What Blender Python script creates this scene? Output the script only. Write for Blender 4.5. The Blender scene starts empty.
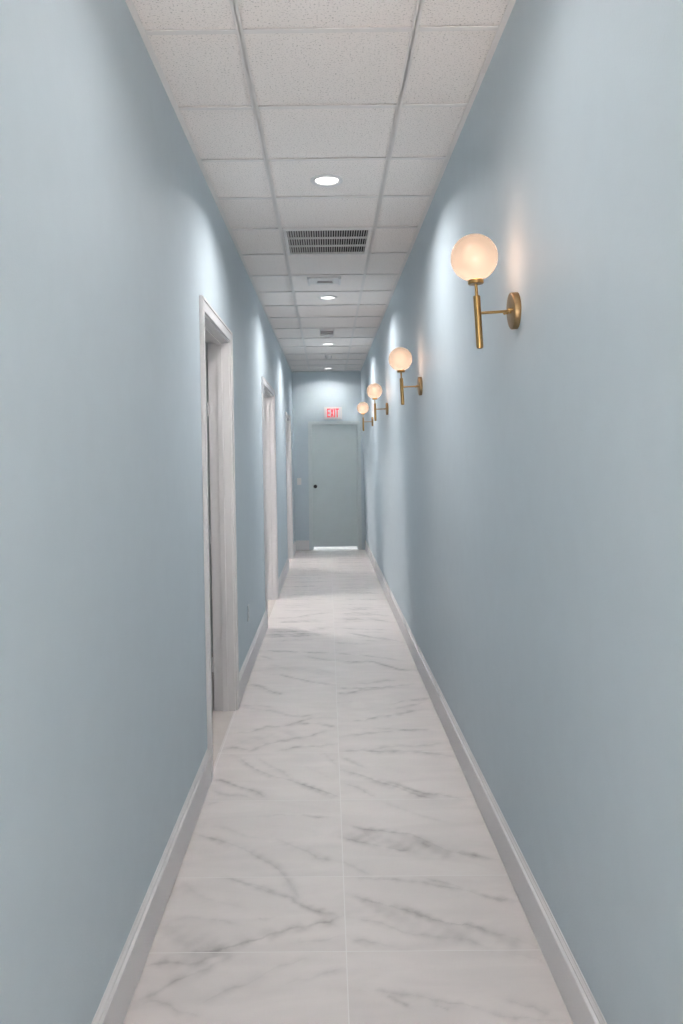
import bpy, bmesh, math, random
import numpy as np
from mathutils import Vector, Matrix
random.seed(4)
C = bpy.context.scene.collection
PI = math.pi
H = 3.05
Y0, Y1 = -1.3, 13.665

# ---------------------------------------------------------------- mapping of the corridor's two long walls
def xL(y, z):
    t = z/H
    return -.614*(1-t) - .63754*t + .0031*y
def xR(y, z):
    t = z/H
    return .6915*(1-t) + .63253*t - .00381*y
def mapL(p):            # p = (distance out of the left wall, y, z)
    return (xL(p[1], p[2]) + p[0], p[1], p[2])
def mapR(p):
    return (xR(p[1], p[2]) - p[0], p[1], p[2])
def ident(p): return p

# ---------------------------------------------------------------- helpers
def obj(name, bm, m, parent=None, loc=None, smooth=None, recalc=True):
    if recalc: bmesh.ops.recalc_face_normals(bm, faces=bm.faces)
    me = bpy.data.meshes.new(name); bm.to_mesh(me); bm.free()
    ms = m if isinstance(m, (list, tuple)) else [m]
    for k in ms: me.materials.append(k)
    if smooth is not None:
        me.polygons.foreach_set('use_smooth', [True]*len(me.polygons))
        me.set_sharp_from_angle(angle=math.radians(smooth))
    o = bpy.data.objects.new(name, me); C.objects.link(o)
    if parent: o.parent = parent
    if loc: o.location = loc
    return o
def struct(o): o['kind'] = 'structure'; return o
def thing(name, label, cat, loc=(0,0,0), group=None, rot=(0,0,0)):
    o = bpy.data.objects.new(name, None); C.objects.link(o)
    o.empty_display_size = .1
    o.location = loc; o.rotation_euler = rot; o['label'] = label; o['category'] = cat
    if group: o['group'] = group
    return o
def dup(root, loc, label, rot=None):
    r = root.copy(); C.objects.link(r); r.location = loc; r['label'] = label
    if rot is not None: r.rotation_euler = rot
    for ch in list(root.children):
        c = ch.copy(); C.objects.link(c); c.parent = r
        for g in ch.children:
            d = g.copy(); C.objects.link(d); d.parent = c
    return r
def box(bm, a, b, f=ident, bevel=0, mi=0):
    tmp = bmesh.new()
    xs, ys, zs = zip(a, b)
    vs = [tmp.verts.new((xs[i], ys[j], zs[k])) for i in (0,1) for j in (0,1) for k in (0,1)]
    for q in ((0,1,3,2),(4,6,7,5),(0,4,5,1),(2,3,7,6),(0,2,6,4),(1,5,7,3)):
        tmp.faces.new([vs[i] for i in q])
    bmesh.ops.recalc_face_normals(tmp, faces=tmp.faces)
    if bevel: bmesh.ops.bevel(tmp, geom=list(tmp.edges), offset=bevel, segments=2, affect='EDGES', profile=.6)
    for v in tmp.verts: v.co = Vector(f(tuple(v.co)))
    merge(bm, tmp, mi)
def merge(bm, tmp, mi=0):
    mp = {v: bm.verts.new(v.co) for v in tmp.verts}
    for fc in tmp.faces:
        n = bm.faces.new([mp[v] for v in fc.verts]); n.material_index = mi
    tmp.free()
def lathe(bm, prof, axis='Z', seg=48, origin=(0,0,0), mi=0):
    """revolve (radius, height) pairs"""
    ring = []
    o = Vector(origin)
    def P(r, h, a):
        c, s = r*math.cos(a), r*math.sin(a)
        return o + Vector({'Z': (c, s, h), 'X': (h, c, s), 'Y': (c, h, s)}[axis])
    for r, h in prof:
        if r < 1e-7: ring.append([bm.verts.new(P(0, h, 0))])
        else: ring.append([bm.verts.new(P(r, h, 2*PI*k/seg)) for k in range(seg)])
    for A, B in zip(ring, ring[1:]):
        for k in range(seg):
            j = (k+1) % seg
            if len(A) == 1 and len(B) == 1: continue
            if len(A) == 1: fc = bm.faces.new((A[0], B[j], B[k]))
            elif len(B) == 1: fc = bm.faces.new((A[k], A[j], B[0]))
            else: fc = bm.faces.new((A[k], A[j], B[j], B[k]))
            fc.material_index = mi
def extrude_profile(bm, prof, y0, y1, f, n=12, mi=0):
    """prof: closed list of (d, z); swept along y between y0 and y1"""
    rings = []
    for i in range(n+1):
        y = y0 + (y1-y0)*i/n
        rings.append([bm.verts.new(f((d, y, z))) for d, z in prof])
    m = len(prof)
    for A, B in zip(rings, rings[1:]):
        for k in range(m):
            j = (k+1) % m
            bm.faces.new((A[k], A[j], B[j], B[k]))
    bm.faces.new(rings[0]); bm.faces.new(rings[-1][::-1])

# ---------------------------------------------------------------- materials
def mat(name, col, rough=.6, metal=0., bump=None, spec=.5, emis=None, es=0, vary=None, coat=0):
    m = bpy.data.materials.new(name); m.use_nodes = True
    nt = m.node_tree; b = nt.nodes['Principled BSDF']
    b.inputs['Base Color'].default_value = (*col, 1)
    b.inputs['Roughness'].default_value = rough
    b.inputs['Metallic'].default_value = metal
    b.inputs['Specular IOR Level'].default_value = spec
    b.inputs['Coat Weight'].default_value = coat
    if emis:
        b.inputs['Emission Color'].default_value = (*emis, 1); b.inputs['Emission Strength'].default_value = es
    tc = nt.nodes.new('ShaderNodeTexCoord')
    if vary:      # (scale, amount): slight mottling of the surface itself
        n = nt.nodes.new('ShaderNodeTexNoise'); n.inputs['Scale'].default_value = vary[0]; n.inputs['Detail'].default_value = 3
        mr = nt.nodes.new('ShaderNodeMapRange'); mr.inputs['From Min'].default_value = .3; mr.inputs['From Max'].default_value = .7
        mr.inputs['To Min'].default_value = 1-vary[1]; mr.inputs['To Max'].default_value = 1+vary[1]
        mx = nt.nodes.new('ShaderNodeMix'); mx.data_type = 'RGBA'; mx.blend_type = 'MULTIPLY'; mx.inputs['Factor'].default_value = 1
        mx.inputs['A'].default_value = (*col, 1)
        nt.links.new(tc.outputs['Object'], n.inputs['Vector']); nt.links.new(n.outputs['Fac'], mr.inputs['Value'])
        nt.links.new(mr.outputs['Result'], mx.inputs['B']); nt.links.new(mx.outputs['Result'], b.inputs['Base Color'])
    if bump:
        n = nt.nodes.new('ShaderNodeTexNoise'); n.inputs['Scale'].default_value = bump[0]; n.inputs['Detail'].default_value = 4
        bp = nt.nodes.new('ShaderNodeBump'); bp.inputs['Strength'].default_value = bump[1]; bp.inputs['Distance'].default_value = bump[2]
        nt.links.new(tc.outputs['Object'], n.inputs['Vector']); nt.links.new(n.outputs['Fac'], bp.inputs['Height'])
        nt.links.new(bp.outputs['Normal'], b.inputs['Normal'])
    return m
WALLC = (.575, .662, .712)
M_wall = mat('aqua wall paint', WALLC, .6, bump=(160, .25, .002), spec=.15, vary=(9, .012))
M_trim = mat('white trim paint', (.77, .76, .765), .35, bump=(40, .05, .002), spec=.5)
M_doorframe = mat('pale aqua door frame paint', (.64, .71, .725), .4, bump=(60, .05, .002))
M_slab = mat('grey green door paint', (.62, .70, .71), .45, bump=(90, .1, .002), vary=(5, .02))
M_leaf = mat('grey door leaf paint', (.5, .51, .51), .45, bump=(90, .1, .002))
M_roomwall = mat('side room wall paint', (.6, .64, .65), .6, bump=(120, .1, .002))
M_roomfloor = mat('side room beige floor', (.62, .57, .54), .5, bump=(60, .05, .002), vary=(6, .04))
M_grid = mat('white ceiling grid metal', (.84, .825, .81), .5, bump=(80, .05, .001))
M_lighttrim = mat('white light trim', (.8, .8, .8), .4, bump=(80, .03, .001))
M_lens = mat('lit frosted lens', (.9, .9, .9), .4, emis=(1, .96, .93), es=2.0, bump=(80, .02, .001))
M_globe = mat('lit opal glass', (.35, .33, .3), .12, emis=(1.0, .67, .43), es=1.05, bump=(50, .01, .001))
def globe_mat():
    m = M_globe; nt = m.node_tree; out = nt.nodes['Material Output']
    nt.nodes.remove(nt.nodes['Principled BSDF'])
    tr = nt.nodes.new('ShaderNodeBsdfTransparent'); tr.inputs['Color'].default_value = (1, .97, .94, 1)
    tl = nt.nodes.new('ShaderNodeBsdfTranslucent'); tl.inputs['Color'].default_value = (.070, .083, .088, 1)
    gl = nt.nodes.new('ShaderNodeBsdfGlossy'); gl.inputs['Roughness'].default_value = .15
    mx = nt.nodes.new('ShaderNodeMixShader'); mx.inputs['Fac'].default_value = .85
    m2 = nt.nodes.new('ShaderNodeMixShader'); m2.inputs['Fac'].default_value = .04
    nt.links.new(tr.outputs[0], mx.inputs[1]); nt.links.new(tl.outputs[0], mx.inputs[2])
    nt.links.new(mx.outputs[0], m2.inputs[1]); nt.links.new(gl.outputs[0], m2.inputs[2]); nt.links.new(m2.outputs[0], out.inputs['Surface'])
globe_mat()
M_brass = mat('brushed brass', (.42, .265, .105), .3, metal=1, bump=(300, .12, .0006), vary=(40, .06))
M_brass_dark = mat('brushed antique brass plate', (.33, .225, .115), .42, metal=1, bump=(260, .25, .0006), vary=(30, .08))
M_grille = mat('white grille enamel', (.78, .78, .77), .45, bump=(80, .03, .001))
M_grille_shade = mat('shaded grille enamel', (.66, .655, .65), .5, bump=(80, .03, .001))  # darker copy of the grille enamel, blade shading put into the colour
M_duct = mat('dark duct', (.03, .033, .033), .8, bump=(50, .1, .002))
M_plastic = mat('white plastic', (.78, .78, .77), .35, bump=(80, .02, .001))
M_plastic_grey = mat('grey louvre plastic', (.42, .40, .40), .5, bump=(80, .02, .001))
M_red = mat('red exit letters', (.75, .05, .07), .4, emis=(1, .08, .12), es=.3, bump=(80, .02, .001))
M_signface = mat('exit sign face', (.82, .82, .84), .4, emis=(1, .75, .78), es=.01, bump=(80, .02, .001))
M_painted = mat('outlet plate painted like the wall', (.66, .72, .74), .45, bump=(80, .02, .001))
M_black = mat('black hardware', (.02, .02, .022), .35, bump=(80, .05, .001))
M_concrete = mat('outside concrete', (.6, .59, .57), .85, bump=(30, .4, .004), vary=(12, .1))

def tile_ceiling_mat():
    m = bpy.data.materials.new('mineral fibre ceiling tile'); m.use_nodes = True
    nt = m.node_tree; b = nt.nodes['Principled BSDF']; b.inputs['Roughness'].default_value = .9
    b.inputs['Specular IOR Level'].default_value = .2
    tc = nt.nodes.new('ShaderNodeTexCoord')
    n1 = nt.nodes.new('ShaderNodeTexNoise'); n1.inputs['Scale'].default_value = 135; n1.inputs['Detail'].default_value = 3; n1.inputs['Roughness'].default_value = .55
    n2 = nt.nodes.new('ShaderNodeTexVoronoi'); n2.inputs['Scale'].default_value = 150
    n3 = nt.nodes.new('ShaderNodeTexNoise'); n3.inputs['Scale'].default_value = 2.0
    for n in (n1, n2, n3): nt.links.new(tc.outputs['Object'], n.inputs['Vector'])
    r = nt.nodes.new('ShaderNodeMapRange'); r.inputs['From Min'].default_value = .56; r.inputs['From Max'].default_value = .72
    nt.links.new(n1.outputs['Fac'], r.inputs['Value'])
    r2 = nt.nodes.new('ShaderNodeMapRange'); r2.inputs['From Min'].default_value = .22; r2.inputs['From Max'].default_value = .10
    nt.links.new(n2.outputs['Distance'], r2.inputs['Value'])
    ad = nt.nodes.new('ShaderNodeMath'); ad.operation = 'MULTIPLY_ADD'; ad.inputs[1].default_value = .35; ad.use_clamp = True
    nt.links.new(r2.outputs['Result'], ad.inputs[0]); nt.links.new(r.outputs['Result'], ad.inputs[2])
    mx = nt.nodes.new('ShaderNodeMix'); mx.data_type = 'RGBA'
    mx.inputs['A'].default_value = (.95, .915, .89, 1); mx.inputs['B'].default_value = (.50, .485, .47, 1)
    nt.links.new(ad.outputs['Value'], mx.inputs['Factor']); nt.links.new(mx.outputs['Result'], b.inputs['Base Color'])
    bp = nt.nodes.new('ShaderNodeBump'); bp.inputs['Strength'].default_value = .4; bp.inputs['Distance'].default_value = .003; bp.invert = True
    nt.links.new(ad.outputs['Value'], bp.inputs['Height']); nt.links.new(bp.outputs['Normal'], b.inputs['Normal'])
    return m
M_ctile = tile_ceiling_mat()

def marble_mat():
    m = bpy.data.materials.new('veined marble look tile'); m.use_nodes = True
    nt = m.node_tree; b = nt.nodes['Principled BSDF']
    b.inputs['Roughness'].default_value = .36; b.inputs['Specular IOR Level'].default_value = .4
    at = nt.nodes.new('ShaderNodeAttribute'); at.attribute_name = 'vein'
    at2 = nt.nodes.new('ShaderNodeAttribute'); at2.attribute_name = 'tile'
    tc = nt.nodes.new('ShaderNodeTexCoord')
    # fine cloudy texture of the stone, shifted per tile
    mp = nt.nodes.new('ShaderNodeVectorMath'); mp.operation = 'MULTIPLY_ADD'
    mp.inputs[1].default_value = (1, 3.0, 1)
    sc = nt.nodes.new('ShaderNodeVectorMath'); sc.operation = 'SCALE'; sc.inputs[0].default_value = (17.3, 9.1, 4.7)
    nt.links.new(at2.outputs['Fac'], sc.inputs['Scale'])
    nt.links.new(tc.outputs['Object'], mp.inputs[0]); nt.links.new(sc.outputs['Vector'], mp.inputs[2])
    n = nt.nodes.new('ShaderNodeTexNoise'); n.inputs['Scale'].default_value = 2.6; n.inputs['Detail'].default_value = 6; n.inputs['Distortion'].default_value = .8
    nt.links.new(mp.outputs['Vector'], n.inputs['Vector'])
    mr = nt.nodes.new('ShaderNodeMapRange'); mr.inputs['From Min'].default_value = .35; mr.inputs['From Max'].default_value = .75
    mr.inputs['To Min'].default_value = 0; mr.inputs['To Max'].default_value = .22
    nt.links.new(n.outputs['Fac'], mr.inputs['Value'])
    nf = nt.nodes.new('ShaderNodeTexNoise'); nf.inputs['Scale'].default_value = 60; nf.inputs['Detail'].default_value = 4
    nt.links.new(tc.outputs['Object'], nf.inputs['Vector'])
    mr2 = nt.nodes.new('ShaderNodeMapRange'); mr2.inputs['To Min'].default_value = .62; mr2.inputs['To Max'].default_value = 1.25
    nt.links.new(nf.outputs['Fac'], mr2.inputs['Value'])
    mu = nt.nodes.new('ShaderNodeMath'); mu.operation = 'MULTIPLY'
    nt.links.new(at.outputs['Fac'], mu.inputs[0]); nt.links.new(mr2.outputs['Result'], mu.inputs[1])
    ad = nt.nodes.new('ShaderNodeMath'); ad.operation = 'ADD'; ad.use_clamp = True
    nt.links.new(mu.outputs['Value'], ad.inputs[0]); nt.links.new(mr.outputs['Result'], ad.inputs[1])
    mx = nt.nodes.new('ShaderNodeMix'); mx.data_type = 'RGBA'
    mx.inputs['A'].default_value = (.74, .695, .68, 1); mx.inputs['B'].default_value = (.35, .33, .325, 1)
    nt.links.new(ad.outputs['Value'], mx.inputs['Factor']); nt.links.new(mx.outputs['Result'], b.inputs['Base Color'])
    bp = nt.nodes.new('ShaderNodeBump'); bp.inputs['Strength'].default_value = .06; bp.inputs['Distance'].default_value = .002
    nt.links.new(nf.outputs['Fac'], bp.inputs['Height']); nt.links.new(bp.outputs['Normal'], b.inputs['Normal'])
    return m
M_marble = marble_mat()
M_grout = mat('light grout', (.80, .78, .77), .8, bump=(200, .2, .001))

# ---------------------------------------------------------------- floor: tiles with real grout gaps, veins laid on a fine grid
VEINS = [
(0.7,9,[(-0.576,2.327),(-0.529,2.373),(-0.478,2.431),(-0.422,2.451),(-0.381,2.493),(-0.342,2.536),(-0.293,2.553)]),
(0.7,10,[(-0.588,2.495),(-0.528,2.521),(-0.447,2.502),(-0.397,2.537),(-0.356,2.563)]),
(0.45,6,[(-0.401,2.322),(-0.354,2.350),(-0.322,2.385),(-0.261,2.409),(-0.222,2.441),(-0.181,2.482),(-0.117,2.516),(-0.051,2.550)]),
(0.3,5,[(-0.155,2.400),(-0.093,2.431),(-0.007,2.463),(0.037,2.488)]),
(0.5,5,[(-0.562,2.321),(-0.521,2.333),(-0.490,2.333),(-0.447,2.296),(-0.410,2.288),(-0.355,2.259)]),
(1,10,[(-0.492,2.565),(-0.425,2.570),(-0.347,2.583),(-0.260,2.628),(-0.183,2.675),(-0.101,2.704),(-0.006,2.734),(0.040,2.764)]),
(0.5,22,[(-0.590,2.710),(-0.538,2.690),(-0.495,2.640),(-0.419,2.601),(-0.357,2.572)]),
(0.5,6,[(-0.121,2.617),(-0.052,2.616),(0.038,2.657)]),
(0.5,5,[(-0.131,2.854),(-0.080,2.820),(-0.019,2.776),(0.040,2.753)]),
(0.4,3,[(-0.539,2.753),(-0.493,2.765),(-0.368,2.734),(-0.299,2.717)]),
(0.5,2.5,[(-0.259,2.748),(-0.171,2.760)]),
(0.7,4,[(-0.423,3.029),(-0.317,2.976),(-0.216,2.913),(-0.149,2.885),(-0.116,2.840),(-0.054,2.798),(0.023,2.769)]),
(0.4,5,[(-0.248,3.152),(-0.191,3.053),(-0.145,2.959),(-0.117,2.854)]),
(0.3,10,[(-0.579,3.025),(-0.504,2.917),(-0.416,2.859),(-0.301,2.817)]),
(0.8,6,[(-0.582,3.379),(-0.489,3.333),(-0.384,3.269),(-0.305,3.189),(-0.243,3.136),(-0.205,3.080),(-0.167,2.995),(-0.130,2.894)]),
(0.5,8,[(-0.245,3.343),(-0.168,3.278),(-0.096,3.216),(-0.059,3.168),(0.032,3.132)]),
(0.6,3,[(-0.311,3.534),(-0.246,3.549),(-0.142,3.547),(-0.090,3.530),(0.025,3.519)]),
(0.3,5,[(-0.589,3.497),(-0.465,3.428),(-0.356,3.345),(-0.269,3.329)]),
(0.4,5,[(-0.575,3.657),(-0.515,3.699)]),
(0.6,4,[(-0.413,3.027),(-0.341,2.990),(-0.240,2.948),(-0.205,2.915)]),
(1,7,[(-0.583,3.953),(-0.514,3.910),(-0.419,3.843),(-0.352,3.795),(-0.294,3.718)]),
(0.6,6,[(-0.565,3.822),(-0.505,3.771),(-0.431,3.757),(-0.365,3.714)]),
(0.7,6,[(-0.562,4.289),(-0.483,4.234),(-0.433,4.132),(-0.375,4.062),(-0.290,3.973),(-0.213,3.945),(-0.168,3.903),(-0.082,3.836)]),
(1,8,[(-0.168,3.903),(-0.082,3.836),(0.003,3.760),(0.040,3.723)]),
(0.4,5,[(-0.390,4.232),(-0.313,4.115),(-0.252,4.041),(-0.193,3.957)]),
(0.5,6,[(-0.041,4.292),(-0.006,4.215),(0.037,4.107)]),
(0.25,5,[(-0.154,4.141),(0.004,3.952)]),
(0.8,8,[(-0.586,4.596),(-0.463,4.630),(-0.368,4.720),(-0.277,4.718),(-0.189,4.794),(-0.099,4.872),(0.035,4.868)]),
(0.9,8,[(-0.252,4.742),(-0.098,4.773),(-0.032,4.736),(0.033,4.690)]),
(0.8,8,[(-0.623,4.306),(-0.536,4.389),(-0.435,4.334),(-0.358,4.430),(-0.240,4.498),(-0.118,4.551),(0.032,4.673)]),
(0.8,8,[(-0.290,4.314),(-0.186,4.380),(-0.080,4.392),(0.041,4.420)]),
(0.4,22,[(-0.567,4.420),(-0.333,4.557),(-0.177,4.653)]),
(0.6,8,[(-0.579,5.102),(-0.362,5.007),(-0.261,4.918),(-0.167,4.895),(-0.045,4.958)]),
(1,10,[(-0.566,5.615),(-0.470,5.533),(-0.382,5.399),(-0.303,5.348)]),
(1,10,[(-0.479,5.876),(-0.353,5.837),(-0.255,5.751),(-0.172,5.684),(-0.091,5.619),(0.033,5.568)]),
(0.5,8,[(-0.572,5.124),(-0.469,5.121),(-0.331,5.066)]),
(1,10,[(-0.556,6.575),(-0.382,6.551),(-0.221,6.508),(0.027,6.475)]),
(0.6,10,[(-0.204,6.373),(-0.076,6.292),(0.039,6.220)]),
(0.6,10,[(-0.554,6.413),(-0.441,6.282)]),
(0.7,26,[(-0.550,7.406),(-0.325,7.439),(-0.173,7.354),(0.034,7.484)]),
(1,12,[(-0.537,7.076),(-0.385,7.081),(-0.199,7.112),(0.032,7.179)]),
(0.8,14,[(-0.566,7.889),(-0.314,7.931),(-0.189,8.070),(0.039,8.189)]),
(0.4,24,[(-0.516,6.092),(-0.223,5.995),(0.030,5.848)]),
(0.6,5,[(0.046,2.381),(0.150,2.370),(0.251,2.350),(0.349,2.320),(0.432,2.283),(0.490,2.264),(0.667,2.234)]),
(0.7,3,[(0.149,2.352),(0.220,2.304)]),
(0.7,3,[(0.291,2.311),(0.340,2.294)]),
(0.5,5,[(0.494,2.339),(0.573,2.300),(0.612,2.254)]),
(0.3,5,[(0.556,2.555),(0.644,2.520),(0.680,2.455)]),
(1,5,[(0.052,2.909),(0.120,2.859),(0.213,2.822),(0.299,2.765),(0.383,2.720),(0.469,2.699),(0.561,2.648),(0.658,2.576)]),
(0.5,20,[(0.051,2.863),(0.208,2.767),(0.377,2.677),(0.553,2.608),(0.633,2.570)]),
(0.6,5,[(0.049,2.757),(0.145,2.729),(0.244,2.664),(0.342,2.639),(0.454,2.615),(0.503,2.578)]),
(0.5,7,[(0.046,2.643),(0.137,2.606),(0.235,2.570)]),
(0.6,4,[(0.328,3.017),(0.449,2.953),(0.550,2.881),(0.666,2.843)]),
(0.7,4,[(0.054,3.014),(0.187,3.003),(0.306,2.991),(0.374,2.956),(0.487,2.922),(0.558,2.868),(0.645,2.845)]),
(1,6,[(0.044,3.447),(0.132,3.414),(0.239,3.379),(0.333,3.361),(0.392,3.289),(0.472,3.208),(0.568,3.175),(0.662,3.137)]),
(0.6,24,[(0.042,3.382),(0.232,3.291),(0.397,3.238),(0.508,3.171)]),
(0.8,6,[(0.042,3.338),(0.112,3.294),(0.228,3.243),(0.330,3.210)]),
(0.5,5,[(0.117,3.408),(0.159,3.327),(0.205,3.266)]),
(0.7,5,[(0.365,3.289),(0.397,3.238)]),
(0.4,6,[(0.038,3.139),(0.152,3.035)]),
(0.3,4,[(0.219,3.694),(0.392,3.526),(0.586,3.418)]),
(1,10,[(0.046,4.049),(0.138,3.990),(0.220,3.913),(0.291,3.854),(0.350,3.803),(0.423,3.727),(0.471,3.702)]),
(1,6,[(0.273,3.910),(0.352,3.827),(0.438,3.763),(0.508,3.744),(0.603,3.699)]),
(0.6,6,[(0.049,3.898),(0.132,3.831),(0.180,3.756),(0.209,3.727)]),
(0.5,6,[(0.054,4.232),(0.120,4.149),(0.184,4.075)]),
(1,9,[(0.050,4.309),(0.162,4.322),(0.268,4.299),(0.386,4.302),(0.502,4.289),(0.643,4.214)]),
(0.6,10,[(0.210,4.334),(0.358,4.381),(0.500,4.378),(0.640,4.423)]),
(0.8,6,[(0.047,4.547),(0.160,4.565),(0.250,4.599),(0.417,4.632),(0.636,4.655)]),
(0.4,5,[(0.164,4.667),(0.382,4.662)]),
(0.9,8,[(0.076,4.799),(0.208,4.815),(0.293,4.882),(0.374,4.892),(0.475,4.962),(0.605,5.022)]),
(0.6,8,[(0.344,5.029),(0.456,5.048),(0.622,5.165)]),
(0.9,10,[(0.044,5.483),(0.132,5.480),(0.274,5.485),(0.353,5.487),(0.445,5.527),(0.584,5.576)]),
(1,12,[(0.043,5.367),(0.107,5.365),(0.217,5.440),(0.351,5.449)]),
(0.5,8,[(0.038,5.157),(0.155,5.185)]),
(0.8,8,[(0.379,5.112),(0.469,5.186),(0.565,5.207),(0.653,5.241)]),
(1,14,[(0.040,6.263),(0.164,6.185),(0.339,6.194),(0.418,6.081),(0.505,5.960),(0.645,5.921)]),
(0.7,10,[(0.042,6.474),(0.171,6.423),(0.285,6.380),(0.420,6.308),(0.564,6.203)]),
(0.6,9,[(0.112,5.587),(0.281,5.606),(0.388,5.665),(0.503,5.669)]),
(1,12,[(0.165,7.205),(0.289,7.103),(0.466,6.966),(0.623,6.828)]),
(0.6,12,[(0.059,6.833),(0.140,6.800),(0.342,6.763)]),
(0.7,14,[(0.037,7.820),(0.242,7.825),(0.445,7.786),(0.622,7.641)]),
(0.7,14,[(0.254,8.178),(0.488,8.011),(0.614,7.954)])]

def build_floor():
    rows = [-1.3, -1.11, -.5, .11, .72, 1.34, 1.955, 2.565, 3.024, 3.699, 4.294, 4.881, 5.518, 6.222]
    while rows[-1] < Y1: rows.append(rows[-1]+.635)
    rows[-1] = Y1+.03
    seam = .043; g = .0016
    xa, xb = -.80, .80
    def cuts(a, b, step): n = max(1, int(round((b-a)/step))); return list(np.linspace(a, b, n+1))
    ls = -.592    # thin sliver of tile along the left wall
    xs, xg = [], []
    def strip(lst, grp, a, b, step, grout):
        c = cuts(a, b, step); 
        if lst: c = c[1:]
        lst += c; grp += [grout]*(len(c) if len(lst) > len(c) else len(c)-1)
    strip(xs, xg, xa, ls-g, .02, 0); strip(xs, xg, ls-g, ls+g, 1, 1); strip(xs, xg, ls+g, seam-g, .0055, 0)
    strip(xs, xg, seam-g, seam+g, 1, 1); strip(xs, xg, seam+g, xb, .0055, 0)
    ys, yg, yt = [], [], []
    for i, (a, b) in enumerate(zip(rows, rows[1:])):
        st = .05 if b < 1.9 else (.005 if a < 4.4 else (.008 if a < 8 else .014))
        n0 = len(ys)
        strip(ys, yg, a+g, b-g, st, 0); yt += [i]*(len(yg)-len(yt))
        strip(ys, yg, b-g, b+g, 1, 1); yt += [i]*(len(yg)-len(yt))
    xs = np.array(xs); ys = np.array(ys); xg = np.array(xg); yg = np.array(yg)
    nx, ny = len(xs), len(ys)
    X, Y = np.meshgrid(xs, ys)
    # vein field
    rs = np.random.RandomState(11)
    veins = [(s, w, p, None) for s, w, p in VEINS]
    for i, (a, b) in enumerate(zip(rows, rows[1:])):      # the rest of the floor: quiet cross-wise veins, tile by tile
        if 1.9 < a < 6.3: continue
        for (c0, c1) in ((-.62, seam), (seam, .70)):
            slope = rs.uniform(-.22, .30)
            for k in range(rs.randint(4, 7)):
                y = rs.uniform(a+.03, b-.03); x = c0 + rs.uniform(0, .2); pts = []
                end = c1 - rs.uniform(0, .2)
                while x < end:
                    pts.append((x, y)); dx = rs.uniform(.06, .12); x += dx; y += dx*slope*rs.uniform(-.3, 1.6)+rs.uniform(-.008, .008)
                if len(pts) > 1: veins.append((rs.uniform(.35, .9), rs.uniform(5, 13), pts, (c0, c1, a, b)))
    # gentle wobble so that strokes look grown, not ruled
    def wob(A, B, f, ph): return (np.sin(A*f+ph)*np.cos(B*f*.7+ph*2.1) + .6*np.sin(A*f*2.3+B*f*1.9+ph*.7) + .4*np.sin(A*f*4.1-B*f*3.3+ph*1.7))
    Xw = X + .004*wob(Y, X, 31, 1.3); Yw = Y + .0045*wob(X, Y, 27, .4) + .0018*wob(X, Y, 90, 2.)
    V = np.zeros_like(X)
    for s, w, pts, lim in veins:
        w = w/1000.
        P = np.array(pts)
        R_ = w*5+.02
        i0, i1 = np.searchsorted(ys, (P[:,1].min()-R_, P[:,1].max()+R_)); j0, j1 = np.searchsorted(xs, (P[:,0].min()-R_, P[:,0].max()+R_))
        if i1 <= i0 or j1 <= j0: continue
        xx = Xw[i0:i1, j0:j1]; yy = Yw[i0:i1, j0:j1]
        best = np.full(xx.shape, 9.); tt = np.zeros(xx.shape)
        n = len(P)-1
        for k in range(n):
            ax, ay = P[k]; dx, dy = P[k+1]-P[k]; L = dx*dx+dy*dy+1e-12
            t = np.clip(((xx-ax)*dx+(yy-ay)*dy)/L, 0, 1)
            d = np.hypot(xx-ax-t*dx, yy-ay-t*dy)
            m = d < best; best[m] = d[m]; tt[m] = (k+t[m])/n
        taper = np.clip(np.minimum(tt, 1-tt)*7, .25, 1)
        core = np.exp(-(best/(w*.55))**2); halo = np.exp(-(best/(w*2.4+.006))**2)
        if w > .018: core = halo*.25
        brk = .75+.25*wob(xx, yy, 19, s*7)
        val = s*taper*(.42*core*brk + .44*halo*(.7+.5*wob(xx, yy, 23, s*3+1)))
        if lim:
            ok = (X[i0:i1, j0:j1] > lim[0]) & (X[i0:i1, j0:j1] < lim[1]) & (Y[i0:i1, j0:j1] > lim[2]) & (Y[i0:i1, j0:j1] < lim[3])
            val = val*ok
        sub = V[i0:i1, j0:j1]; V[i0:i1, j0:j1] = 1-(1-sub)*(1-np.clip(val, 0, .9))
    Z = np.zeros_like(X)
    co = np.stack([X, Y, Z], -1).reshape(-1, 3).astype(np.float32)
    J, I = np.meshgrid(np.arange(nx-1), np.arange(ny-1))
    a = I*nx+J
    quads = np.stack([a, a+1, a+nx+1, a+nx], -1).reshape(-1, 4)
    mi = (xg[None, :] | yg[:, None]).reshape(-1).astype(np.int32)
    me = bpy.data.meshes.new('floor')
    me.vertices.add(len(co)); me.vertices.foreach_set('co', co.reshape(-1))
    me.loops.add(quads.size); me.loops.foreach_set('vertex_index', quads.reshape(-1).astype(np.int32))
    nq = len(quads); me.polygons.add(nq)
    me.polygons.foreach_set('loop_start', np.arange(0, nq*4, 4, dtype=np.int32))
    me.materials.append(M_marble); me.materials.append(M_grout)
    me.polygons.foreach_set('material_index', mi)
    me.update(calc_edges=True)
    at = me.attributes.new('vein', 'FLOAT', 'POINT'); at.data.foreach_set('value', V.reshape(-1).astype(np.float32))
    tl = me.attributes.new('tile', 'FLOAT', 'FACE')
    tid = np.array([((yt[i]*7 + (0 if xs[j] < seam-.0001 else 3)) % 19)/19. for i in range(ny-1) for j in range(nx-1)], dtype=np.float32)
    tl.data.foreach_set('value', tid)
    me.validate()
    o = bpy.data.objects.new('floor', me); C.objects.link(o); struct(o)
build_floor()

# ---------------------------------------------------------------- door openings in the left wall (outer casing edges)
CW, CT = .066, .017          # casing width and thickness
DOORS = [(3.91, 5.09, 2.385), (7.44, 9.00, 2.345), (11.36, 12.60, 2.235)]
OPEN = [(a+CW-.006, b-CW+.006, t-CW+.006) for a, b, t in DOORS]

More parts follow.
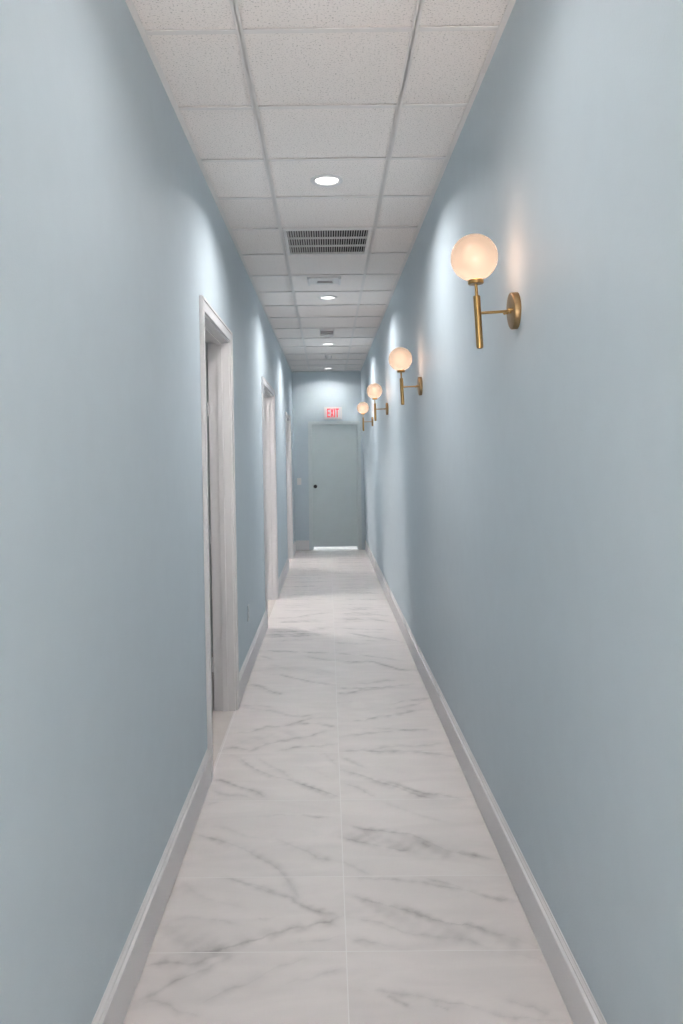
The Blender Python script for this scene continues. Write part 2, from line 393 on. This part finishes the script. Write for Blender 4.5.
# left wall
bm = bmesh.new()
ya = Y0
TH = .125
for (a, b, t) in OPEN:
    box(bm, (-TH, ya, -.02), (0, a, H+.15), mapL)
    box(bm, (-TH, a, t), (0, b, H+.15), mapL)
    ya = b
box(bm, (-TH, ya, -.02), (0, Y1+.15, H+.15), mapL)
struct(obj('wall_left', bm, M_wall))
bm = bmesh.new(); box(bm, (-.12, Y0, -.02), (0, Y1+.15, H+.15), mapR); struct(obj('wall_right', bm, M_wall))
# unseen lobby added behind the camera to brighten the corridor ceiling: daylight comes in by an added window
LY = -5.2
bm = bmesh.new()
for a, b in (((-2.9, Y0-.12, -.02), (-.72, Y0, 3.2)), ((.79, Y0-.12, -.02), (2.9, Y0, 3.2)), ((-3.0, LY, -.02), (-2.88, Y0, 3.2)), ((2.88, LY, -.02), (3.0, Y0, 3.2)),
             ((-3.0, LY-.1, -.02), (3.0, LY, .3)), ((-3.0, LY-.1, 2.85), (3.0, LY, 3.2)), ((-3.0, LY-.1, .3), (-2.3, LY, 2.85)), ((2.3, LY-.1, .3), (3.0, LY, 2.85))):
    box(bm, a, b)
struct(obj('wall_back', bm, M_wall))
bm = bmesh.new(); box(bm, (-2.9, LY, -.03), (2.9, Y0, -.001)); struct(obj('floor', bm, M_roomfloor))
bm = bmesh.new(); box(bm, (-2.9, LY, H+.01), (2.9, Y0-.001, H+.03)); struct(obj('ceiling', bm, M_ctile))
wn = bmesh.new()
for x in (-2.3, -.77, .77, 2.3): box(wn, (x-.03, LY-.07, .3), (x+.03, LY-.01, 2.85), bevel=.004)
for z in (.3, 2.85): box(wn, (-2.3, LY-.069, z-.03), (2.3, LY-.011, z+.03), bevel=.004)
struct(obj('added_window_1', wn, M_black))  # made-up window frame, out of view, where the fill light enters
# end wall, with the exit door's opening
EX0, EX1, EZ = -.267, .510, 2.142
xe0, xe1 = xL(Y1, 1.5)-.16, xR(Y1, 1.5)+.16
bm = bmesh.new()
box(bm, (xe0, Y1, -.02), (EX0-.012, Y1+.15, H+.15)); box(bm, (EX1+.012, Y1, -.02), (xe1, Y1+.15, H+.15))
box(bm, (EX0-.012, Y1, EZ+.012), (EX1+.012, Y1+.15, H+.15))
struct(obj('wall_end', bm, M_wall))

# ---------------------------------------------------------------- ceiling
CROWS = [-.82, -.2, .36, .95, 1.55, 2.15, 2.75, 3.352, 3.944, 4.52, 5.136, 5.785, 6.455, 7.10, 7.74, 8.40, 9.11, 9.86, 10.62, 11.38, 12.08, 12.74, 13.32]
TX = (-.286, .316)
def ceiling():
    bm = bmesh.new()
    up = .009
    for a, b in zip([Y0]+CROWS, CROWS+[Y1+.02]):
        for (c, d) in ((-.80, TX[0]), (TX[0], TX[1]), (TX[1], .80)):
            if abs(a-5.136) < .01 and c == TX[0]: continue      # the return air grille fills this bay
            e = .0035
            box(bm, (c+e, a+e, H+up), (d-e, b-e, H+up+.016), bevel=.0025)
    o = struct(obj('ceiling', bm, M_ctile))
    g = bmesh.new(); hb = .0125
    for x in TX: box(g, (x-hb, Y0, H), (x+hb, Y1, H+.0015)); box(g, (x-.002, Y0, H), (x+.002, Y1, H+.035))
    for y in CROWS:
        for c, d in ((-.78, TX[0]-hb), (TX[0]+hb, TX[1]-hb), (TX[1]+hb, .78)):
            box(g, (c, y-hb, H+.0006), (d, y+hb, H+.0021)); box(g, (c, y-.002, H+.002), (d, y+.002, H+.03))
    extrude_profile(g, [(-.001, H-.003), (.022, H-.003), (.022, H-.0005), (-.001, H-.0005)], Y0, Y1, mapL)
    extrude_profile(g, [(-.001, H-.003), (.022, H-.003), (.022, H-.0005), (-.001, H-.0005)], Y0, Y1, mapR)
    box(g, (-.60, Y1-.022, H-.0032), (.62, Y1+.001, H-.0006))
    obj('ceiling_grid', g, M_grid, o)
    b = bmesh.new(); box(b, (-.95, Y0-.1, H+.16), (.95, Y1+.2, H+.18)); obj('plenum_deck', b, M_duct, o)
ceiling()

# ---------------------------------------------------------------- baseboards
BP = [(0, .003), (.0165, .003), (.0165, .139), (.0150, .1410), (.0088, .1450), (.0080, .1520), (.0068, .1530), (.0030, .1600), (.0022, .166), (0, .168)]
segs = [(Y0, DOORS[0][0]), (DOORS[0][1], DOORS[1][0]), (DOORS[1][1], DOORS[2][0]), (DOORS[2][1], Y1)]
for a, b in segs:
    bm = bmesh.new(); extrude_profile(bm, BP, a, b, mapL, max(2, int(b-a)*2)); struct(obj('baseboard_left', bm, M_trim))
bm = bmesh.new(); extrude_profile(bm, BP, Y0, Y1, mapR, 24); struct(obj('baseboard_right', bm, M_trim))
def mapE(p): return (p[1], Y1-p[0], p[2])
bm = bmesh.new(); extrude_profile(bm, BP, xL(Y1, 0)+.014, EX0-.06, mapE, 2); struct(obj('baseboard_end', bm, M_trim))

# ---------------------------------------------------------------- the three doorways of the left wall
def doorway(n, a, b, t, oa, ob, ot):
    r = bpy.data.objects.new('door_%d' % n, None); C.objects.link(r); r.location = (xL((a+b)/2, 0), (a+b)/2, 0); struct(r)
    base = Vector(r.location)
    def f(p): return tuple(Vector(mapL(p)) - base)
    # casing: a stepped moulding on the wall face
    bm = bmesh.new()
    for lo, hi, th in ((a, a+CW, CT), (b-CW, b, CT)):
        box(bm, (0, lo, 0), (th, hi, t), f, bevel=.003)
    box(bm, (0, a+.001, t-CW), (CT-.0006, b-.001, t-.0005), f, bevel=.003)
    # raised outer back-band
    box(bm, (CT-.001, a+.002, 0), (CT+.004, a+.016, t-.002), f, bevel=.0015); box(bm, (CT-.001, b-.016, 0), (CT+.004, b-.002, t-.002), f, bevel=.0015)
    box(bm, (CT-.001, a+.002, t-.016), (CT+.004, b-.002, t-.003), f, bevel=.0015)
    obj('casing', bm, M_trim, r)
    # jamb lining
    jt = .018; d = -TH-.004
    bm = bmesh.new()
    box(bm, (d, oa, 0), (.004, oa+jt, ot), f, bevel=.0012); box(bm, (d, ob-jt, 0), (.004, ob, ot), f, bevel=.0012); box(bm, (d, oa+jt, ot-jt), (.004, ob-jt, ot), f, bevel=.0012)
    obj('jamb', bm, M_trim, r)
    bm = bmesh.new(); s0, s1, sp = -.072, -.040, .012
    box(bm, (s0, oa+jt, 0), (s1, oa+jt+sp, ot-jt), f, bevel=.0015); box(bm, (s0, ob-jt-sp, 0), (s1, ob-jt, ot-jt), f, bevel=.0015)
    box(bm, (s0, oa+jt+sp, ot-jt-sp), (s1, ob-jt-sp, ot-jt), f, bevel=.0015)
    obj('door_stop', bm, M_trim, r)
    # leaf swung open into the side room, hinged on the far jamb
    w = .84
    bm = bmesh.new(); y2 = ob-jt-.006
    box(bm, (-TH-.012-w, y2-.040, .012), (-TH-.012, y2, ot-jt-.004), f, bevel=.002)
    lf = obj('door_leaf', bm, M_leaf, r)
    bm = bmesh.new()
    for k in (.25, 1.05, 1.85): box(bm, (-TH-.012, y2-.006, k), (-TH-.0035, y2+.003, k+.09), f, bevel=.001)
    obj('hinge', bm, M_trim, r)
    bm = bmesh.new()
    c = f((-TH-.012-w+.06, y2-.040, .96))
    lathe(bm, [(0, 0), (.026, 0), (.026, -.006), (.010, -.008), (.010, -.03), (.022, -.038), (.026, -.052), (.018, -.064), (0, -.067)], 'Y', 24, c)
    obj('door_knob', bm, M_black, r, smooth=40)
for i, (d, o) in enumerate(zip(DOORS, OPEN)): doorway(i+1, *d, *o)

# side rooms: plain shells seen only as slivers through the doorways
ROOMS = [(3.35, 6.5), (6.75, 10.3), (10.6, 13.9)]
for i, (a, b) in enumerate(ROOMS):
    x1, x0 = -.765, -2.7
    oa, ob, ot = OPEN[i]
    bm = bmesh.new()
    box(bm, (x0, a, -.02), (x0+.05, b, 2.75)); box(bm, (x0, a-.05, -.02), (x1+.05, a, 2.75)); box(bm, (x0, b, -.02), (x1+.05, b+.05, 2.75))
    box(bm, (x0, a, 2.75), (x1+.05, b, 2.8))
    struct(obj('wall_side_room', bm, M_roomwall))
    bm = bmesh.new(); box(bm, (x0, a, -.05), (-.80, b, 0)); struct(obj('floor', bm, M_roomfloor))
    # threshold floor inside the wall's thickness
    bm = bmesh.new()
    vs = [bm.verts.new((x, y, z)) for z in (.0005, .0022) for (x, y) in ((-.80, oa), (xL(oa, 0)-.004, oa), (xL(ob, 0)-.004, ob), (-.80, ob))]
    bm.faces.new(vs[:4]); bm.faces.new(vs[4:])
    for k in range(4): bm.faces.new((vs[k], vs[(k+1) % 4], vs[4+(k+1) % 4], vs[4+k]))
    struct(obj('trim_%d' % (i+1), bm, M_roomfloor))

# ---------------------------------------------------------------- exit door at the end
r = bpy.data.objects.new('door_4', None); C.objects.link(r); r.location = ((EX0+EX1)/2, Y1, 0); struct(r)
ex = r.location[0]
fw = .060
bm = bmesh.new()
f = lambda p: (p[0]-ex, p[1], p[2])
for (x0, x1) in ((EX0-fw, EX0), (EX1, EX1+fw)):
    box(bm, (x0, -.018, 0), (x1, .004, EZ+fw-.004), f, bevel=.002)
box(bm, (EX0-fw+.001, -.0176, EZ), (EX1+fw-.001, .004, EZ+fw-.005), f, bevel=.002)
box(bm, (EX0-.012, 0, 0), (EX0, .15, EZ+.012), f); box(bm, (EX1, 0, 0), (EX1+.012, .15, EZ+.012), f); box(bm, (EX0, 0, EZ), (EX1, .15, EZ+.012), f)
box(bm, (EX0, .098, 0), (EX0+.014, .115, EZ), f); box(bm, (EX1-.014, .098, 0), (EX1, .115, EZ), f); box(bm, (EX0, .098, EZ-.014), (EX1, .115, EZ), f)
obj('door_frame', bm, M_doorframe, r)
bm = bmesh.new(); box(bm, (EX0+.004, .052, .050), (EX1-.004, .096, EZ-.004), f, bevel=.0015); obj('door_leaf', bm, M_slab, r)
bm = bmesh.new(); lathe(bm, [(0, .052), (.030, .052), (.032, .046), (.020, .042), (.012, .038), (.012, .018), (.024, .010), (.030, -.002), (.026, -.014), (.012, -.020), (0, -.021)], 'Y', 32, (-.213-ex, 0, 1.086))
obj('door_knob', bm, M_black, r, smooth=40)
# ground outside, lit by daylight, showing under the door
bm = bmesh.new(); box(bm, (-2.5, Y1+.15, -.06), (3, Y1+3.5, -.004)); struct(obj('floor', bm, M_concrete))
bm = bmesh.new(); box(bm, (EX0, Y1+.03, -.004), (EX1, Y1+.15, .004)); struct(obj('trim_4', bm, M_grid))

# ---------------------------------------------------------------- exit sign
SX, SZ = (-.053, .255), (2.232, 2.438)
es = thing('exit_sign', 'white box EXIT sign with red letters on the end wall above the closed door', 'exit sign', ((SX[0]+SX[1])/2, Y1, SZ[0]))
w, h, dp = (SX[1]-SX[0])/2, SZ[1]-SZ[0], .052
bm = bmesh.new(); box(bm, (-w, -dp, 0), (w, 0, h), bevel=.006); obj('housing', bm, M_plastic, es)
bm = bmesh.new(); box(bm, (-w+.014, -dp-.003, .014), (w-.014, -dp+.001, h-.014), bevel=.001); obj('face', bm, M_signface, es)
LH, z0 = .150, .030
def stroke(bm, pts):
    lo = [bm.verts.new((x, -dp-.0045, z)) for x, z in pts]; hi = [bm.verts.new((x, -dp-.0025, z)) for x, z in pts]
    bm.faces.new(lo); bm.faces.new(hi[::-1])
    for k in range(len(pts)):
        j = (k+1) % len(pts); bm.faces.new((lo[k], lo[j], hi[j], hi[k]))
lets = {'E': [[(0,0),(0,1),(.3,1),(.3,0)], [(.3,0),(.3,.14),(1,.14),(1,0)], [(.3,.43),(.3,.57),(.9,.57),(.9,.43)], [(.3,.86),(.3,1),(1,1),(1,.86)]],
        'X': [[(0,0),(.68,1),(1,1),(.32,0)], [(.68,0),(.43,.367),(.59,.603),(1,0)], [(0,1),(.32,1),(.57,.633),(.41,.397)]],
        'I': [[(0,0),(0,1),(1,1),(1,0)]],
        'T': [[(.34,0),(.34,.86),(.66,.86),(.66,0)], [(0,.86),(0,1),(1,1),(1,.86)]]}
for ch, x0, wd in (('E', -.100, .050), ('X', -.043, .056), ('I', .020, .017), ('T', .044, .056)):
    bm = bmesh.new()
    for poly in lets[ch]: stroke(bm, [(x0+u*wd, z0+v*LH) for u, v in poly])
    obj('letter', bm, M_red, es)

# ---------------------------------------------------------------- switch and outlet
sw = thing('light_switch', 'small white light switch plate on the end wall left of the closed door', 'switch', (-.488, Y1, 1.175))
bm = bmesh.new(); box(bm, (-.037, -.007, -.058), (.037, 0, .058), bevel=.003); obj('cover_plate', bm, M_plastic, sw)
bm = bmesh.new(); box(bm, (-.017, -.013, -.033), (.017, -.006, .033), bevel=.002); obj('rocker', bm, M_plastic, sw)
yo, zo = 5.89, .445
ou = thing('wall_outlet', 'pale wall outlet low on the left wall between the first and second doorways', 'outlet', (xL(yo, zo), yo, zo))
bm = bmesh.new(); box(bm, (0, -.036, -.058), (.007, .036, .058), bevel=.003); obj('cover_plate', bm, M_painted, ou)
for dz in (.024, -.024):
    bm = bmesh.new(); lathe(bm, [(0, .006), (.017, .006), (.017, .0095), (.0155, .0105), (0, .0105)], 'X', 24, (0, 0, dz)); obj('socket', bm, M_painted, ou)

# ---------------------------------------------------------------- globe sconces on the right wall
def sconce(loc, label, tilt):
    t = thing('wall_sconce', label, 'wall lamp', loc, 'brass globe sconces along the right wall', (0, tilt, 0))
    # local: -x points out of the wall
    bm = bmesh.new(); lathe(bm, [(0, .006), (.0605, .006), (.0615, .004), (.0615, -.018), (.060, -.0205), (.0585, -.0213), (0, -.0213)], 'X', 64); obj('backplate', bm, M_brass_dark, t, smooth=35)
    for sy in (-1, 1):
        bm = bmesh.new(); lathe(bm, [(0, -.020), (.0042, -.020), (.0042, -.031), (.0052, -.0315), (.0052, -.036), (.003, -.039), (0, -.0395)], 'X', 20, (0, sy*.034, 0)); obj('screw', bm, M_brass, t, smooth=40)
    L = .1315
    bm = bmesh.new(); lathe(bm, [(0, -.020), (.0088, -.020), (.0088, -.026), (.0048, -.0275), (.0048, -L), (0, -L)], 'X', 24); obj('arm', bm, M_brass, t, smooth=40)
    bm = bmesh.new(); rr = .0118; zt, zb = .059, -.120
    lathe(bm, [(0, zt), (rr-.002, zt), (rr, zt-.002), (rr, zb+.008), (rr*.86, zb+.003), (rr*.5, zb+.0006), (0, zb)], 'Z', 32, (-L, 0, 0)); obj('rod', bm, M_brass, t, smooth=40)
    bm = bmesh.new(); lathe(bm, [(0, .050), (.0053, .050), (.0053, .100), (0, .100)], 'Z', 24, (-L, 0, 0)); obj('neck', bm, M_brass, t, smooth=40)
    bm = bmesh.new(); lathe(bm, [(0, .098), (.024, .098), (.0262, .100), (.0262, .111), (.0245, .113), (0, .113)], 'Z', 40, (-L, 0, 0)); obj('cap', bm, M_brass, t, smooth=35)
    R_ = .0785; zc = .112+.0745
    n = 36; bm = bmesh.new()
    prof = [(0, zc-R_)] + [(R_*math.sin(PI*k/n), zc-R_*math.cos(PI*k/n)) for k in range(1, n)] + [(0, zc+R_)]
    lathe(bm, prof, 'Z', 56, (-L, 0, 0)); obj('globe', bm, M_globe, t, smooth=80)
    return t
SC = [(2.690, 2.070, .052, 'brass globe wall sconce nearest the camera, largest of the row on the right wall'),
      (5.333, 2.052, .040, 'brass globe wall sconce on the right wall, second from the camera'),
      (8.133, 2.070, .022, 'brass globe wall sconce on the right wall, third from the camera'),
      (10.615, 2.050, .015, 'smallest brass globe wall sconce on the right wall, nearest the EXIT sign')]
t0 = None
for y, z, ti, lab in SC:
    loc = (xR(y, z), y, z)
    if t0 is None: t0 = sconce(loc, lab, -ti)
    else: dup(t0, loc, lab, (0, -ti, 0))

# ---------------------------------------------------------------- recessed downlights
def downlight(loc, label):
    t = thing('ceiling_light', label, 'ceiling light', loc, 'recessed downlights along the corridor ceiling')
    bm = bmesh.new(); lathe(bm, [(.0585, .0080), (.062, -.001), (.067, -.0045), (.083, -.0045), (.0865, -.002), (.0865, .0085), (.0585, .0085), (.0585, .0080)], 'Z', 56); obj('trim_ring', bm, M_lighttrim, t, smooth=40)
    bm = bmesh.new(); lathe(bm, [(0, .0015), (.0605, .0015), (.0605, .006), (0, .006)], 'Z', 48); obj('lens', bm, M_lens, t)
    return t
DL = [(.012, 4.252), (.020, 7.376), (.027, 10.401), (.030, 13.22)]
DLL = ['round recessed downlight nearest the camera, ahead of the big air grille', 'lit round downlight between the two small ceiling registers', 'lit round downlight just beyond the second small register', 'lit round downlight closest to the end wall above the EXIT sign']
d0 = None
for (x, y), lab in zip(DL, DLL):
    if d0 is None: d0 = downlight((x, y, H+.0045), lab)
    else: dup(d0, (x, y, H+.0045), lab)

# ---------------------------------------------------------------- return air grille
ga, gb = 5.136+.004, 5.785-.004
gx0, gx1 = TX[0]+.014, TX[1]-.014
gr = thing('air_grille', 'large rectangular ceiling return grille with rows of narrow dark slots', 'ceiling vent', ((gx0+gx1)/2, (ga+gb)/2, H))
gcx, gcy = (gx0+gx1)/2, (ga+gb)/2
W2, D2 = (gx1-gx0)/2, (gb-ga)/2
bm = bmesh.new(); fr = .022
for (a, b) in (((-W2, -D2, -.004), (W2, -D2+fr, .012)), ((-W2, D2-fr, -.004), (W2, D2, .012)), ((-W2, -D2+fr, -.0038), (-W2+fr, D2-fr, .012)), ((W2-fr, -D2+fr, -.0038), (W2, D2-fr, .012))):
    box(bm, a, b, bevel=.0015)
obj('frame', bm, M_grille, gr)
for k in (1, 2):
    bm = bmesh.new(); y = -D2+fr + (2*D2-2*fr)*k/3
    box(bm, (-W2+fr, y-.006, -.002), (W2-fr, y+.006, .010), bevel=.001); obj('crossbar', bm, M_grille, gr)
bm = bmesh.new(); nb = 33
for k in range(nb):
    x = -W2+fr + (2*W2-2*fr)*(k+.5)/nb
    hw = .0021
    vs = [(x-.002-hw, -.001), (x-.002+hw, -.001), (x+.002+hw, .016), (x+.002-hw, .016)]
    lo = [bm.verts.new((u, -D2+fr, z)) for u, z in vs]; hi = [bm.verts.new((u, D2-fr, z)) for u, z in vs]
    bm.faces.new(lo); bm.faces.new(hi[::-1])
    for q in range(4): bm.faces.new((lo[q], lo[(q+1) % 4], hi[(q+1) % 4], hi[q]))
obj('blades', bm, M_grille_shade, gr)
bm = bmesh.new()
for (a, b) in (((-W2+.004, -D2+.004, .013), (-W2+.008, D2-.004, .14)), ((W2-.008, -D2+.004, .013), (W2-.004, D2-.004, .14)), ((-W2+.008, -D2+.004, .013), (W2-.008, -D2+.008, .14)), ((-W2+.008, D2-.008, .013), (W2-.008, D2-.004, .14)), ((-W2+.004, -D2+.004, .135), (W2-.004, D2-.004, .14))):
    box(bm, a, b)
obj('duct_box', bm, M_duct, gr)

# ---------------------------------------------------------------- small ceiling register, second register, smoke detector
rg = thing('ceiling_register', 'small square white ceiling register with raised side bars beyond the large grille', 'ceiling vent', (-.012, 6.615, H))
bm = bmesh.new(); box(bm, (-.120, -.100, -.008), (.120, .125, .012), bevel=.002); obj('plate', bm, M_plastic, rg)
for sx in (-1, 1):
    bm = bmesh.new(); box(bm, (sx*.128-.010, -.120, -.018), (sx*.128+.010, .130, .002), bevel=.003); obj('side_bar', bm, M_lighttrim, rg)
bm = bmesh.new(); box(bm, (-.062, .030, -.020), (.074, .085, -.006), bevel=.006); obj('outlet_hood', bm, M_plastic, rg)
bm = bmesh.new()
for k in range(3): box(bm, (-.054, -.006+k*.013, -.014+k*.0), (.066, .001+k*.013, -.007), bevel=.001)
box(bm, (-.056, .024, -.018), (.068, .0305, -.008)); obj('louvre', bm, M_plastic_grey, rg)
rg = thing('ceiling_register', 'narrow ceiling register with a dark louvre between the second and third downlights', 'ceiling vent', (.010, 9.28, H))
bm = bmesh.new(); box(bm, (-.084, -.06, -.012), (.084, .17, .0125), bevel=.003); obj('plate', bm, M_plastic, rg)
bm = bmesh.new(); box(bm, (-.074, -.066, -.030), (.074, .060, -.010), bevel=.003); obj('louvre', bm, M_plastic_grey, rg)
bm = bmesh.new(); box(bm, (-.080, .10, -.040), (.080, .165, -.011), bevel=.004); obj('deflector', bm, M_plastic, rg)
sd = thing('smoke_detector', 'small round white smoke detector on the ceiling before the farthest downlight', 'smoke detector', (.031, 11.60, H-.0005))
bm = bmesh.new(); lathe(bm, [(0, .0095), (.050, .0095), (.052, -.006), (.050, -.012), (.044, -.020), (.040, -.034), (.034, -.040), (0, -.041)], 'Z', 40); obj('body', bm, M_plastic, sd, smooth=35)
bm = bmesh.new(); lathe(bm, [(0, -.040), (.006, -.040), (.006, -.0425), (0, -.043)], 'Z', 16, (.015, 0, 0)); obj('test_button', bm, M_plastic_grey, sd)

# ---------------------------------------------------------------- lights
def area(name, loc, size, power, col, spread=180, rot=(0,0,0), shape='DISK', sy=None):
    l = bpy.data.lights.new(name, 'AREA'); l.shape = shape; l.size = size; l.energy = power; l.color = col; l.spread = math.radians(spread)
    if sy: l.size_y = sy
    o = bpy.data.objects.new(name, l); C.objects.link(o); o.location = loc; o.rotation_euler = rot; return o
for (x, y), k in zip(DL + [(.01, 2.0)], [.9, .95, 1.1, .45, .26]):
    area('downlight_lamp', (x, y, H-.004), .12, 9.6*k, (1, .965, .955), 150)
for y, z, ti, lab in SC:
    l = bpy.data.lights.new('globe_bulb', 'POINT'); l.energy = 2.85; l.color = (1, .58, .39); l.shadow_soft_size = .046
    o = bpy.data.objects.new('globe_bulb', l); C.objects.link(o)
    o.location = Matrix.Translation((xR(y, z), y, z)) @ Matrix.Rotation(-ti, 4, 'Y') @ Vector((-.1315, 0, .172))
for (a, b), pw in zip(ROOMS, (4, 23, 30)):
    area('side_room_lamp', (-1.7, (a+b)/2-.2, 2.7), .5, pw, (1, .92, .89))
area('added_window_fill', (0, LY-.12, 1.58), 4.5, 8., (.84, .93, 1), 180, (math.radians(-90), 0, PI), 'RECTANGLE', 2.5)  # fill lamp added at the unseen lobby window
sun = bpy.data.lights.new('added_daylight', 'SUN'); sun.energy = 80; sun.angle = .02; sun.color = (1, .94, .90)  # sun added to bounce off the unseen lobby floor onto the ceiling
so = bpy.data.objects.new('added_daylight', sun); C.objects.link(so); so.rotation_euler = (math.radians(48), 0, 0)
wd = bpy.data.worlds.new('World'); bpy.context.scene.world = wd; wd.use_nodes = True
nt = wd.node_tree; bg = nt.nodes['Background']
bg.inputs['Color'].default_value = (.93, .96, 1, 1); bg.inputs['Strength'].default_value = .8

# ---------------------------------------------------------------- camera
cam = bpy.data.cameras.new('camera'); co = bpy.data.objects.new('camera', cam); C.objects.link(co)
f_px, px, py = 800., 323.614, 457.248
cam.sensor_fit = 'HORIZONTAL'; cam.sensor_width = 36; cam.lens = f_px*36/683
cam.shift_x = -(px-341.5)/683; cam.shift_y = (py-512)/683
cam.clip_start = .02
yaw, roll = -.00484, -.01091
F = Vector((math.sin(yaw), math.cos(yaw), 0)); rt = Vector((math.cos(yaw), -math.sin(yaw), 0)); up = rt.cross(F)
c_, s_ = math.cos(roll), math.sin(roll)
r2, u2 = c_*rt+s_*up, -s_*rt+c_*up
m = Matrix((r2, u2, -F)).transposed().to_4x4(); m.translation = (0, 0, 1.585)
co.matrix_world = m
sc = bpy.context.scene; sc.camera = co
sc.view_settings.view_transform = 'Standard'; sc.view_settings.look = 'None'; sc.view_settings.gamma = 1
sc.view_settings.use_curve_mapping = False; sc.view_settings.exposure = 0.88
